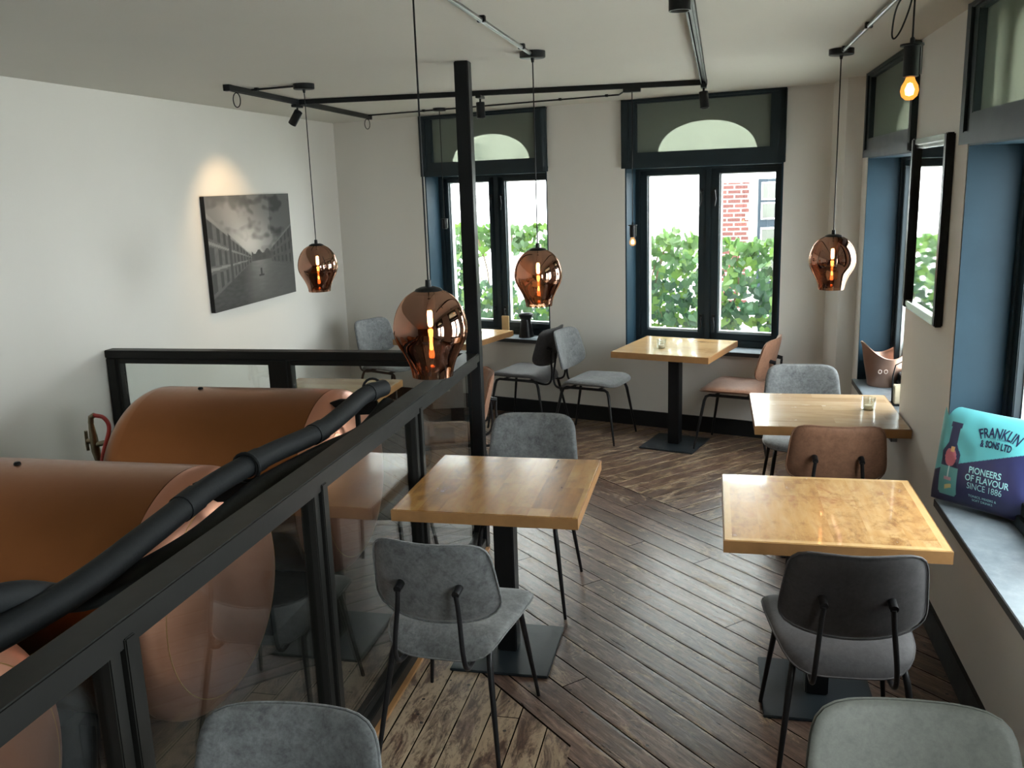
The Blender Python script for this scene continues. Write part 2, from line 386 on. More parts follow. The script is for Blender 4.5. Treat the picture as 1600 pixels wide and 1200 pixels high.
def m_brick():
    t = NT('red_brick_wall'); v = t.coord()
    b = t.node('ShaderNodeTexBrick'); t.l(t.map(v, (1, 1, 1), (PI/2, 0, 0)), b.inputs['Vector'])
    b.inputs['Color1'].default_value = (.052, .012, .009, 1); b.inputs['Color2'].default_value = (.075, .019, .014, 1); b.inputs['Mortar'].default_value = (.22, .19, .17, 1)
    b.inputs['Scale'].default_value = 1; b.inputs['Brick Width'].default_value = .17; b.inputs['Row Height'].default_value = .058; b.inputs['Mortar Size'].default_value = .008
    return t.set(b.outputs[0], .85)
M_brick = m_brick()
def m_leaf():
    t = NT('ivy_leaf'); a = t.node('ShaderNodeVertexColor'); a.layer_name = 'Col'
    tl = t.node('ShaderNodeBsdfTranslucent'); t.l(a.outputs[0], tl.inputs[0]); mx = t.node('ShaderNodeMixShader', _0=.35)
    t.set(a.outputs[0], .5); t.l(t.b.outputs[0], mx.inputs[1]); t.l(tl.outputs[0], mx.inputs[2]); t.l(mx.outputs[0], t.out.inputs[0]); return t.mat
M_leaf = m_leaf()
M_bark = simple('vine_stem_bark', (.16, .11, .07), .8)

# ---------------------------------------------------------------- room shell
ZC = 2.552; XR = .945; XL = -3.42; YB = -4.2
P0 = Vector((.34, 6.90, 0)); D = Vector((.956, -.2934, 0)).normalized(); OUT = Vector((-D.y, D.x, 0))
def frame_M(o, x, y): return Matrix(((x.x, y.x, 0, o.x), (x.y, y.y, 0, o.y), (0, 0, 1, o.z), (0, 0, 0, 1)))
MB_BACK = frame_M(P0, D, OUT)
MB_RIGHT = frame_M(Vector((XR, 0, 0)), Vector((0, -1, 0)), Vector((1, 0, 0)))
TH = .30
def bwp(s, off=0, z=0): p = P0 + D*s + OUT*off; return Vector((p.x, p.y, z))

m = MB(); m.bb(XL-.3, -1.16, YB, 4.6, -.12, -.004)
struct(m.build('floor', M_gap))
m = MB()
m.prism([(-1.235, YB), (XR+.02, YB), (XR+.02, 6.8), (XR+.02, 7.3), (-3.6, 8.4), (-3.6, 4.6), (-1.235, 4.6)], -.10, 0, 'z')
f2 = struct(m.build('floor', M_floor)); 
m = MB(); m.prism([(XL-.3, YB-.1), (XR+.3, YB-.1), (XR+.3, 7.3), (XL-.3, 8.7)], ZC, ZC+.15, 'z'); struct(m.build('ceiling', M_ceil))
m = MB(); m.bb(XL-.2, XL, YB, 8.5, -.1, ZC); struct(m.build('wall_left', M_wall))
M_darkwall = m_plaster('light_damping_brown_wall', (.12, .09, .07))  # unseen wall, coloured dark to cut light from behind the camera
m = MB(); m.bb(XL-.2, XR+.3, YB-.2, YB, -.1, ZC); struct(m.build('wall_front', M_darkwall))

def wall_with_openings(name, M, u0, u1, ops, th):
    m = MB(); x = u0
    for (a, b, z0, z1) in sorted(ops):
        m.bb(x, a, 0, th, -.1, ZC); m.bb(a, b, 0, th, -.1, z0)
        if z1 < ZC-.003: m.bb(a, b, 0, th, z1, ZC)
        x = b
    m.bb(x, u1, 0, th, -.1, ZC)
    return struct(m.build(name, M_wall, M=M))
W2 = (-1.062, .150); W1 = (-2.947, -1.742)
SB = .655; SR = .618; ZT = 2.05; ZTT = 2.54
wall_with_openings('wall_back', MB_BACK, -4.1, .50, [(*W1, SB-.03, ZTT), (*W2, SB-.03, ZTT)], TH)
W3 = (-6.20, -4.80); W4 = (-3.85, -2.45); W5 = (-1.55, -.15)
wall_with_openings('wall_right', MB_RIGHT, -6.75, -YB, [(*k, SR-.03, ZTT) for k in (W3, W4, W5)], TH)
# boxed corner strip between back and right wall
m = MB(); m.prism([(.79, 6.78), (.80, 6.52), (.835, 6.42), (.875, 6.40), (1.0, 6.40), (1.0, 7.0), (.80, 7.0)], 0, ZC, 'z')
o = struct(m.build('trim_1', M_wall, smooth=True))

# skirting
m = MB(); m.bb(-4.0, .50, -.016, 0, 0, .125); struct(m.build('baseboard_back', M_skirt, M=MB_BACK))
m = MB(); m.bb(-6.40, -YB, -.016, 0, 0, .125); struct(m.build('baseboard_right', M_skirt, M=MB_RIGHT))
m = MB(); m.bb(XL, XL+.016, 4.7, 7.95, 0, .125); struct(m.build('baseboard_left', M_skirt))

def window(n, M, u0, u1, zs, portal=True, detail=True, arch=True):
    root = empty_struct('window_%d' % n, M)
    w = u1-u0; dp = .215
    # reveal lining
    m = MB(); m.bb(u0, u0+.012, .002, dp, zs, ZT); m.bb(u1-.012, u1, .002, dp, zs, ZT); m.bb(u0, u1, .002, dp, ZT-.012, ZT)
    m.build('reveal_lining', M_reveal, root)
    # stone sill
    m = MB(); m.bb(u0, u1, -.028, .25, zs-.03, zs); m.bb(u0-.0, u1+.0, -.03, -.028, zs-.03, zs-.003)
    m.build('window_sill', M_stone, root, bevel=.003)
    m = MB(); m.bb(u0, u1, -.0305, -.027, zs-.031, zs-.003); m.build('sill_edge', M_stone_edge, root)
    # transom box
    a0, a1, b0, b1 = u0-.015, u1+.012, 2.045, 2.548
    m = MB()
    m.bb(a0, a0+.055, -.03, .05, b0, b1); m.bb(a1-.055, a1, -.03, .05, b0, b1); m.bb(a0, a1, -.03, .05, b1-.018, b1); m.bb(a0, a1, -.03, .05, b0, b0+.045)
    m.bb(a0+.05, a0+.115, -.018, .05, b0+.03, b1-.01); m.bb(a1-.11, a1-.05, -.018, .05, b0+.03, b1-.01)
    m.bb(a0+.1, a1-.1, -.018, .05, b0+.03, b0+.112); m.bb(a0+.1, a1-.1, -.018, .05, b1-.032, b1-.01)
    m.build('transom_frame', M_frame, root, bevel=.003)
    m = MB(); m.bb(a0+.11, a1-.105, .01, .014, b0+.105, b1-.03); m.build('transom_glass', M_frost, root)
    # arched outer panel a hand behind the frosted glass
    c = (u0+u1)/2; hw = .385 if w < 1.3 else .45; m = MB(); N = 20; zb = b0+.105; ht = .225
    if not arch: hw = w/2-.02; ht = .40
    pts = [(c-hw*math.cos(PI*k/N), min(2.59, zb-.03+(ht+.03)*math.sin(PI*k/N)**(.85 if arch else .15))) for k in range(N+1)]
    for (p, q) in zip(pts, pts[1:]):
        m.prism([(p[0], p[1]), (q[0], q[1]), (q[0], 2.60), (p[0], 2.60)], .118, .128)
    m.bb(u0-.05, c-hw, .118, .128, zb-.06, 2.60); m.bb(c+hw, u1+.05, .118, .128, zb-.06, 2.60)
    m.build('arch_panel', M_gap, root)
    m = MB(); m.bb(u0, u1, .05, .118, b0, zb-.03); m.build('transom_rail', M_frame, root)
    # fixed frame
    y0, y1 = dp-.02, .285
    m = MB(); m.bb(u0, u0+.045, y0, y1, zs, ZT); m.bb(u1-.045, u1, y0, y1, zs, ZT); m.bb(u0, u1, y0, y1, ZT-.03, ZT+.0); m.bb(u0, u1, y0, y1, zs, zs+.05)
    m.bb(c-.022, c+.022, y0, y1, zs, ZT)
    m.build('fixed_frame', M_frame, root, bevel=.004)
    for sgn in (-1, 1):
        l0, l1 = (u0+.045, c-.022) if sgn < 0 else (c+.022, u1-.045)
        st = .058; z0, z1 = zs+.05, ZT-.03; yy0, yy1 = y0+.012, y1-.01
        m = MB(); m.bb(l0, l0+st, yy0, yy1, z0, z1); m.bb(l1-st, l1, yy0, yy1, z0, z1); m.bb(l0, l1, yy0, yy1, z0, z0+.052); m.bb(l0, l1, yy0, yy1, z1-.035, z1)
        sash = m.build('casement', M_frame, root, bevel=.004)
        m = MB(); g = .008
        m.bb(l0+st, l0+st+g, yy0+.03, yy1+.006, z0+.052, z1-.035); m.bb(l1-st-g, l1-st, yy0+.03, yy1+.006, z0+.052, z1-.035)
        m.bb(l0+st, l1-st, yy0+.03, yy1+.006, z0+.052, z0+.052+g+.006); m.bb(l0+st, l1-st, yy0+.03, yy1+.006, z1-.035-g, z1-.035)
        m.build('glazing_bead', M_pale, sash)
        m = MB(); m.bb(l0+st+.002, l1-st-.002, yy0+.034, yy0+.037, z0+.055, z1-.038); m.build('pane', M_pane, sash)
        if detail:
            hx = l1-.03 if sgn < 0 else l0+.03
            for zz, dz in ((zs+.22, -.11), (ZT-.20, -.11)):
                m = MB(); m.tube([(hx, yy0, zz), (hx, yy0-.03, zz)], .008, 8); m.tube([(hx, yy0-.03, zz+.01), (hx+.012, yy0-.036, zz+dz*.5), (hx+.004*sgn, yy0-.034, zz+dz)], [.008, .007, .005], 8)
                m.box((hx, yy0-.003, zz), (.022, .006, .05)); m.build('handle', M_metal, sash, smooth=True)
    if portal:
        ld = bpy.data.lights.new('daylight_portal', 'AREA'); ld.shape = 'RECTANGLE'; ld.size = w; ld.size_y = ZT-zs
        ld.cycles.is_portal = True
        lo = bpy.data.objects.new('daylight_portal', ld); COL.objects.link(lo); lo.parent = root
        lo.matrix_local = Matrix.Translation((c, .30, (zs+ZT)/2)) @ Matrix.Rotation(-PI/2, 4, 'X')
    return root
window(1, MB_BACK, *W1, SB); window(2, MB_BACK, *W2, SB); window(3, MB_RIGHT, *W3, SR); window(4, MB_RIGHT, *W4, SR, arch=False)
window(5, MB_RIGHT, *W5, SR)  # out-of-view window, added for more daylight from the right

# ---------------------------------------------------------------- railing around the tank bay
RX0, RX1 = -1.278, -1.186; RZ = 1.094
r = thing('glass_railing', 'long black steel railing with glass panels beside the copper tanks', 'railing', (-1.22, 1.5, 0))
def rloc(m, name, mat, par, **k):   # build in world coordinates under a parent at its own location
    o = m.build(name, mat, par, **k); o.location = -Vector(par.location); return o
m = MB(); m.bb(RX0, RX1, -.6, 4.50, RZ-.045, RZ); m.bb(RX0+.02, RX1-.012, -.6, 4.5, RZ-.075, RZ-.045); rloc(m, 'handrail', M_rail, r, bevel=.004)
for y in (-.45, .55, 1.55, 2.55, 3.55):
    m = MB()
    m.bb(-1.262, -1.192, y-.035, y+.0, .05, RZ-.05); m.bb(-1.255, -1.205, y-.075, y-.037, .05, RZ-.05); m.bb(-1.248, -1.2, y+.0, y+.022, .05, RZ-.05)
    rloc(m, 'post', M_rail, r, bevel=.003)
m = MB(); m.bb(-1.275, -1.190, -.6, 4.5, 0.0, .06); m.bb(-1.255, -1.212, -.6, 4.5, .06, .095); rloc(m, 'bottom_rail', M_rail, r, bevel=.003)
m = MB(); m.bb(-1.190, -1.170, -.6, 4.5, 0.0, .012); rloc(m, 'edge_strip', M_woodE, r)
for y in (-.4, .6, 1.6, 2.6, 3.6):
    m = MB(); m.bb(-1.234, -1.228, y-.02, y+.875+.0, .09, RZ-.07); rloc(m, 'glass_panel', M_railglass, r)
r2 = thing('glass_railing', 'short black steel railing with glass panels running from the tall post to the left wall', 'railing', (-2.3, 4.54, 0))
m = MB(); m.bb(XL, -1.26, 4.495, 4.575, RZ-.045, RZ); m.bb(XL, -1.26, 4.505, 4.56, RZ-.078, RZ-.045); rloc(m, 'handrail', M_rail, r2, bevel=.004)
m = MB(); m.bb(XL+.03, -1.26, 4.50, 4.57, 0, .06); m.bb(XL+.03, -1.26, 4.52, 4.55, .06, .095); rloc(m, 'bottom_rail', M_rail, r2, bevel=.003)
for x0, x1 in ((XL+.002, XL+.085), (-2.40, -2.265)):
    m = MB(); m.bb(x0, x1, 4.50, 4.56, .05, RZ-.05); m.bb(x0+.02, x1-.02, 4.49, 4.57, .05, RZ-.05); rloc(m, 'post', M_rail, r2, bevel=.003)
for x0, x1 in ((XL+.09, -2.405), (-2.26, -1.27)):
    m = MB(); m.bb(x0, x1, 4.532, 4.538, .09, RZ-.07); rloc(m, 'glass_panel', M_railglass, r2)
m = MB(); m.bb(-1.257, -1.186, 4.50, 4.572, 0, ZC-.001)
tag(m.build('steel_post', M_metal, bevel=.004), 'tall square black steel post from floor to ceiling at the railing corner', 'post')

# ---------------------------------------------------------------- copper tanks
def make_tank(loc, label):
    t = thing('copper_tank', label, 'tank', loc, 0, 'horizontal copper beer tanks')
    R = .423; zc = .638; Mx = Matrix.Translation((0, 0, zc)) @ Matrix.Rotation(PI/2, 4, 'Y')
    m = MB(); m.lathe([(R, -.33), (R, -.3), (R, 0), (R, .3), (R, .52)], 96, Mx)
    m.build('body', M_copper, t, smooth=True)
    def dome(x0, d, p, mat, sg, pre=0):
        prof = [(R, x0-pre)] if pre else []
        for k in range(25):
            a = PI/2*(1-(1-k/24)**1.6); prof.append((max(1e-4, R*math.cos(a)**p) if k < 24 else 1e-4, x0+sg*d*math.sin(a)))
        m = MB(); m.lathe(prof, 96, Mx); return m.build('domed_end', mat, t, smooth=True)
    dome(.535, .135, .58, M_dome, 1, .012)['label'] = 'polished copper end facing the railing, tinted rosy for its reflections'
    dome(-.33, .19, .75, M_copper, -1)
    m = MB(); pts = [(.628, .345*math.cos(a), zc+.345*math.sin(a)) for a in [2*PI*k/72 for k in range(72)]]
    m.tube(pts, .0035, 6, closed=True); m.build('seam_ring', M_gold, t, smooth=True)
    for x in (-.2, .28):
        m = MB(); pr = [(-.32, 0), (.32, 0), (.32, .3)] + [((R+.006)*math.sin(a), zc-(R+.006)*math.cos(a)) for a in [.72-.144*k for k in range(11)]] + [(-.32, .3)]
        m.prism(pr, x-.03, x+.03, 'x'); m.build('saddle', M_metal, t)
    m = MB(); m.lathe([(.012, 0), (.012, .006), (.008, .010), (.0001, .011)], 12, Matrix.Translation((-.12, 0, zc+R-.001))); m.build('plug', M_metal, t)
    return t
tk = make_tank((-2.22, 3.72, 0), 'copper tank farthest from the camera, with brass valve and red hose at its left end')
t1_ = dup(tk, (-2.22, 2.55, 0), 0, 'big brown copper tank in the middle of the bay, under the black hoses')
t0_ = dup(tk, (-2.22, 1.38, 0), 0, 'copper tank nearest the camera, only its end glimpsed low through the railing glass')

v = thing('valve', 'brass valve with red rubber hose on the left end of the far copper tank', 'valve', (-2.87, 3.72, .77))
m = MB(); m.tube([(.15, 0, 0.02), (-.03, 0, 0.01)], .014, 10); m.tube([(.03, 0, .012), (-.0, 0, .01)], .022, 10); m.tube([(-.03, 0, .01), (-.075, 0, -.0)], .013, 10); m.build('stub', M_brass, v, smooth=True)
m = MB(); m.tube([(-.085, 0, .11), (-.082, 0, .05), (-.078, 0, -.03), (-.07, 0, -.09), (-.068, 0, -.115)], [.012, .019, .021, .014, .010], 12); m.tube([(-.078, 0, .02), (-.112, -.01, .02)], .013, 10)
m.build('body', M_brass, v, smooth=True)
m = MB(); m.tube([(-.12, 0, .07), (-.122, 0, .0), (-.12, 0, -.03)], .008, 8); m.build('lever', M_brass, v, smooth=True)
m = MB(); m.tube([(-.085, 0, .11), (-.08, 0, .14), (-.06, 0, .15)], .014, 10); m.build('elbow', M_brass, v, smooth=True)
m = MB(); m.tube(bez([(-.06, 0, .15), (-.0, -.01, .14), (.035, -.03, .09), (.05, -.12, -.02), (.055, -.2, -.2)]), .010, 10); m.build('hose', M_red, v, smooth=True)

# insulated hoses
ph = thing('insulated_hose', 'thick black foam-insulated hose running above the tank ends beside the railing', 'hose', (-1.42, 2.2, 1.1))
P = [(-1.50, .75, 1.03), (-1.45, 1.25, 1.075), (-1.40, 1.62, 1.085), (-1.425, 1.95, 1.09), (-1.45, 2.3, 1.10), (-1.435, 2.62, 1.10), (-1.40, 2.95, 1.09), (-1.40, 3.2, 1.10), (-1.405, 3.42, 1.115), (-1.375, 3.58, 1.115)]
m = MB(); m.tube(bez(P, 8), .036, 16); rloc(m, 'foam_sleeve', M_foam, ph, smooth=True)
pp = bez(P, 8)
for k in (28, 37, 47, 66): m = MB(); m.tube([pp[k], pp[k+1], pp[k+2]], .0395, 16); rloc(m, 'tape_band', M_foam, ph, smooth=True)
ph2 = thing('insulated_hose', 'second black foam-insulated hose hugging the underside of the thick one', 'hose', (-1.42, 2.0, 1.05))
P2 = [(-1.50, .9, 1.12), (-1.47, 1.25, 1.165), (-1.45, 1.5, 1.13), (-1.43, 1.72, 1.03), (-1.36, 2.0, 1.035), (-1.375, 2.3, 1.04), (-1.39, 2.5, 1.04), (-1.36, 2.9, 1.03), (-1.33, 3.2, 1.02), (-1.33, 3.5, 1.06)]
m = MB(); m.tube(bez(P2, 8), .033, 16); rloc(m, 'foam_sleeve', M_foam, ph2, smooth=True)
for y, nm in ((2.50, 'middle'), (3.62, 'far')):
    b = thing('hose_bracket', 'black steel bracket holding the hoses over the %s tank' % nm, 'bracket', (-1.5, y, 1.0), 0, 'hose brackets')
    m = MB(); m.prism([(-.16, .03), (-.10, .05), (.07, .05), (.10, -.01), (-.05, -.02)], -.012, .012, 'y'); m.box((-.02, 0, -.04), (.02, .02, .12))
    m.build('arm', M_foam, b, bevel=.003)
    m = MB(); m.tube([(.06+.045*math.cos(a), 0, .10+.045*math.sin(a)) for a in [2*PI*k/20 for k in range(20)]], .006, 6, closed=True); m.build('clamp', M_foam, b)

# ---------------------------------------------------------------- chairs
def pad(m, outline, th, warp, rings=9, n=56, edge=5):
    vs = []; fs = []
    T = [i/rings for i in range(1, rings+1)]; T = [1-(1-t)**1.6 for t in T]
    def zz(t): return th/2*max(0, 1-t**edge)**.5
    idx = {}
    vs.append(warp(0, 0, th/2)); vs.append(warp(0, 0, -th/2))
    for s in (1, -1):
        for i, t in enumerate(T):
            if s < 0 and i == len(T)-1: continue
            for k in range(n):
                x, y = outline(2*PI*k/n); idx[(s, i, k)] = len(vs); vs.append(warp(x*t, y*t, s*zz(t)))
    for k in range(n): idx[(-1, len(T)-1, k)] = idx[(1, len(T)-1, k)]
    for s in (1, -1):
        for k in range(n):
            k2 = (k+1) % n; fs.append((0 if s > 0 else 1, idx[(s, 0, k)], idx[(s, 0, k2)]))
            for i in range(len(T)-1): fs.append((idx[(s, i, k)], idx[(s, i+1, k)], idx[(s, i+1, k2)], idx[(s, i, k2)]))
    m._add(vs, fs)
def sup(hw, hh, e):
    def f(a):
        c, s = math.cos(a), math.sin(a); k = (abs(c)**e + abs(s)**e)**(-1/e); return hw*c*k, hh*s*k
    return f
def make_chair(fab):
    t = thing('dining_chair', '', 'chair')
    def seat_out(a):
        x, y = sup(.228, .232, 4.8)(a); return x*(1.0 + .10*(y/.232)), y
    def seat_warp(x, y, z):
        b = max(0, -y-.11)/.115; f = max(0, y-.13)/.095
        zz = .458 + z - .012*math.cos(x/.222*1.2)*(1-abs(y)/.4) - .018*f*f - .055*b**2 + .004
        if abs(x) > .12: zz += .004*(abs(x)-.12)/.1
        return Vector((x, y+.015, zz))
    m = MB(); pad(m, seat_out, .052, seat_warp); m.build('seat', fab, t, smooth=True)
    m = MB(); m.tube([seat_warp(*seat_out(2*PI*k/56), 0)+Vector((0, 0, -.001)) for k in range(56)], .0035, 6, closed=True); m.build('piping', fab, t, smooth=True)
    def back_out(a):
        x, y = sup(.215, .146, 5.5)(a); x *= 1.0 - .07*(y/.14)
        if y > 0: y += .010*(abs(x)/.2)**2 - .004
        else: y -= .022*(1-(x/.2)**2)
        return x, y
    TI = math.radians(13)
    def back_warp(x, y, z):      # y up the back, z thickness (towards the sitter)
        cur = .050*(x/.21)**2
        Y = -.235 + cur + z*math.cos(TI) - y*math.sin(TI)
        return Vector((x, Y-.010, .694 + y*math.cos(TI) + z*math.sin(TI)))
    m = MB(); pad(m, back_out, .036, back_warp, edge=6); m.build('backrest', fab, t, smooth=True)
    m = MB(); m.tube([back_warp(*back_out(2*PI*k/56), -.008) for k in range(56)], .0035, 6, closed=True); m.build('piping', fab, t, smooth=True)
    # frame: an inverted U each side, cross bars under the seat
    zt = .412
    def leg(sx, sy):
        fx, fy = .222*sx, (.262 if sy > 0 else -.268)
        top = [(.165*sx, .05*sy, zt), (.168*sx, (.165 if sy > 0 else -.15), zt), (.172*sx, (.190 if sy > 0 else -.178), zt-.012), (.178*sx, (.202 if sy > 0 else -.192), zt-.045), (fx, fy, .002)]
        m = MB(); m.tube(top, [.0105, .0105, .011, .0115, .0075], 10); return m
    for sx in (-1, 1):
        for sy in (1, -1): leg(sx, sy).build('leg', M_leg, t, smooth=True)
    m = MB()
    for sx in (-1, 1): m.tube([(.165*sx, -.06, zt), (.165*sx, .06, zt)], .0105, 10)
    for y in (-.11, .12): m.tube([(-.166, y, zt+.004), (.166, y, zt+.004)], .009, 8)
    m.build('under_frame', M_leg, t, smooth=True)
    for sx in (-1, 1):
        m = MB()
        m.tube(bez([(.115*sx, -.10, .408), (.120*sx, -.20, .388), (.122*sx, -.266, .402), (.119*sx, -.288, .47), (.107*sx, -.277, .60), (.101*sx, -.280, .665)], 6), .0085, 10)
        m.build('back_support', M_leg, t, smooth=True)
        m = MB(); m.tube([(.101*sx, -.285, .668), (.101*sx, -.238, .678)], [.013, .015], 12); m.build('bracket', M_leg, t, smooth=True)
    return t
proto = make_chair(M_grey)
FABN = ('seat', 'piping', 'backrest')
def set_fabric(root, mat):
    for c in kids(root):
        if c.name.split('.')[0] in FABN:
            c.material_slots[0].link = 'OBJECT'; c.material_slots[0].material = mat
T16 = -math.atan2(.2934, .956)      # heading of the back wall
chairs = [
 ((-.875, 2.865), math.radians(-3.5), M_grey, 'grey velvet-look chair with its back to the camera, at the table beside the railing'),
 ((-.855, 4.01), PI, M_grey, 'grey chair facing the camera behind the table beside the railing'),
 ((.435, 2.955), math.radians(2.5), M_dark, 'very dark grey leather chair with its back to the camera, at the front right table'),
 ((.575, 4.44), 0, M_brown, 'brown leather chair seen from behind, between the two tables by the right wall'),
 ((.535, 5.32), PI, M_grey, 'grey chair facing the camera behind the second table along the right wall'),
 ((.20, 6.640), PI/2+T16, M_brown, 'brown leather chair turned left, right of the table under the right back window'),
 ((-.890, 6.83), -PI/2+T16, M_grey, 'light grey chair turned right, left of the table under the right back window'),
 ((-1.47, 7.09), PI/2+T16, M_dark, 'dark grey chair turned left with a black back, touching the light grey one behind it'),
 ((-2.72, 7.33), -PI/2+T16-.15, M_grey, 'grey chair in the far left corner, half hidden behind the short railing'),
 ((-1.58, 5.20), PI/2+.4, M_brown, 'brown leather chair behind the tall steel post, partly seen through the railing glass'),
 ((-.88, 1.385), PI+.06, M_grey, 'grey chair cropped by the bottom edge near the railing, only its worn backrest showing'),
 ((.435, 1.615), PI+.03, M_olive, 'grey-green leather chair cropped by the bottom edge on the right, only its backrest showing'),
]
for i, ((x, y), rz, mat, lab) in enumerate(chairs):
    if i == 0: c = proto; c.location = (x, y, 0); c.rotation_euler = (0, 0, rz); c['label'] = lab; c['group'] = 'upholstered dining chairs'
    else: c = dup(proto, (x, y, 0), rz, lab, 'upholstered dining chairs')
    set_fabric(c, mat)

# ---------------------------------------------------------------- tables
def make_table(mat, sz=.72):
    t = thing('cafe_table', '', 'table'); h = sz/2
    m = MB(); m.bb(-h+.001, h-.001, -h+.001, h-.001, .706, .75); m.build('tabletop', mat, t, bevel=.0025)
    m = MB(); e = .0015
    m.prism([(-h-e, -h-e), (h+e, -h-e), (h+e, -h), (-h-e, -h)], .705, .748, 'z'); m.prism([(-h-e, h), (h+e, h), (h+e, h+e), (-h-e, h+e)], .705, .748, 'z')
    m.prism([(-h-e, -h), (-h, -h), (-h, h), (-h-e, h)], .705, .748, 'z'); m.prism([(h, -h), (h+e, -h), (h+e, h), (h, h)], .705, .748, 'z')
    m.build('shaded_edge_band', M_woodE, t)  # brown edge wood, with the shade of the sides put into its colour
    m = MB(); m.bb(-.042, .042, -.042, .042, .012, .70); m.build('column', M_metal, t, bevel=.004)
    m = MB(); m.bb(-.205, .205, -.215, .215, .0, .011); m.build('base_plate', M_base, t, bevel=.003)
    m = MB(); m.bb(-.2, .2, -.03, .03, .697, .705); m.bb(-.03, .03, -.2, .2, .697, .705); m.build('top_bracket', M_metal, t)
    return t
tp = make_table(M_wood2)
tables = [((-.829, 3.45), 0, M_wood2, 'golden wooden cafe table beside the railing, between two grey chairs'),
 ((.412, 3.315), 0, M_wood1, 'mottled pale orange wooden cafe table nearest the camera on the right'),
 ((.577, 4.81), 0, M_wood3, 'pale wooden cafe table against the right wall with a candle glass near its wall end'),
 ((-.258, 6.655), T16, M_wood4, 'wooden cafe table standing alone under the right back window'),
 ((-2.085, 7.115), T16, M_wood4, 'wooden cafe table under the left back window, mostly hidden by the tall post'),
 ((-2.30, 5.03), 0, M_wood3, 'wooden cafe table behind the short railing, only its top showing beyond the tank')]
for i, ((x, y), rz, mat, lab) in enumerate(tables):
    if i == 0: c = tp; c.location = (x, y, 0); c['label'] = lab; c['group'] = 'square wooden cafe tables'
    else: c = dup(tp, (x, y, 0), rz, lab, 'square wooden cafe tables')
    for k in kids(c):
        if k.name.startswith('tabletop'): k.material_slots[0].link = 'OBJECT'; k.material_slots[0].material = mat

def candle(loc, lab):
    t = thing('candle_glass', lab, 'candle holder', loc, 0, 'small glass candle holders')
    m = MB(); m.lathe([(.0001, .004), (.026, .004), (.030, .012), (.033, .062), (.0335, .064), (.036, .064), (.035, .01), (.03, 0), (.0001, 0)], 28); m.build('glass', M_candle, t, smooth=True)
    m = MB(); m.lathe([(.0001, .024), (.02, .024), (.021, .02), (.02, .006), (.0001, .006)], 20); m.build('tealight', M_cream, t, smooth=True)
candle((.80, 4.83, .75), 'small clear candle glass on the pale table against the right wall')
candle((-.355, 6.563, .75), 'small clear candle glass on the table under the right back window')

# ---------------------------------------------------------------- pendants
def make_lamp(zc=1.50):
    t = thing('pendant_lamp', '', 'lamp', (0, 0, 0))
    R = .1175; s = R/390
    px = [(150, 232), (205, 262), (255, 300), (305, 360), (342, 425), (368, 495), (385, 570), (390, 630), (385, 690), (368, 750), (338, 812), (302, 875), (268, 940), (240, 1010), (224, 1070), (214, 1135)]
    prof = [(r_*s, zc - (y-680)*s) for r_, y in px]
    # smooth it
    pr = [(p.x, p.z) for p in bez([(a, 0, b) for a, b in prof], 4)]
    m = MB(); m.lathe(pr, 64); m.build('glass_shade', M_lampglass, t, smooth=True)
    zt = zc - (232-680)*s
    m = MB(); m.lathe([(.0001, zt+.012), (.025, zt+.012), (.040, zt+.006), (.049, zt-.006), (.047, zt-.010), (.0001, zt-.010)], 32); m.lathe([(.0001, zt+.034), (.009, zt+.034), (.010, zt+.012)], 16)
    m.build('cap', M_metal, t, smooth=True)
    m = MB(); m.tube([(0, 0, zt+.03), (0, 0, ZC-.03)], .003, 8); m.build('cord', M_metal, t)
    m = MB(); m.lathe([(.0001, ZC-.001), (.06, ZC-.001), (.06, ZC-.028), (.056, ZC-.031), (.0001, ZC-.031)], 36); m.tube([(0, 0, ZC-.03), (0, 0, ZC-.05)], [.010, .006], 10); m.build('ceiling_rose', M_metal, t, smooth=True)
    m = MB(); m.lathe([(.0001, zt-.01), (.018, zt-.01), (.018, zt-.055), (.014, zt-.06), (.0001, zt-.06)], 20); soc = m.build('socket', M_brass, t, smooth=True)
    m = MB(); m.lathe([(.0001, zt-.06), (.006, zt-.062), (.0085, zt-.07), (.0085, zt-.108), (.005, zt-.114), (.0001, zt-.115)], 16); m.build('bulb', M_fil, t, smooth=True)
    return t
lp = make_lamp()
lamps = [((-.866, 2.695), 'copper-glass pendant lamp nearest the camera, hanging over the railing in front of the tall post'),
 ((-2.30, 5.035), 'copper-glass pendant lamp right of the canal picture, farthest left'),
 ((-.832, 4.348), 'copper-glass pendant lamp hanging in front of the left back window'),
 ((.606, 4.948), 'copper-glass pendant lamp on the right, in front of the plain wall by the corner')]
for i, ((x, y), lab) in enumerate(lamps):
    if i == 0: c = lp; c.location = (x, y, 0); c['label'] = lab; c['group'] = 'copper glass pendant lamps'
    else: c = dup(lp, (x, y, 0), 0, lab, 'copper glass pendant lamps')

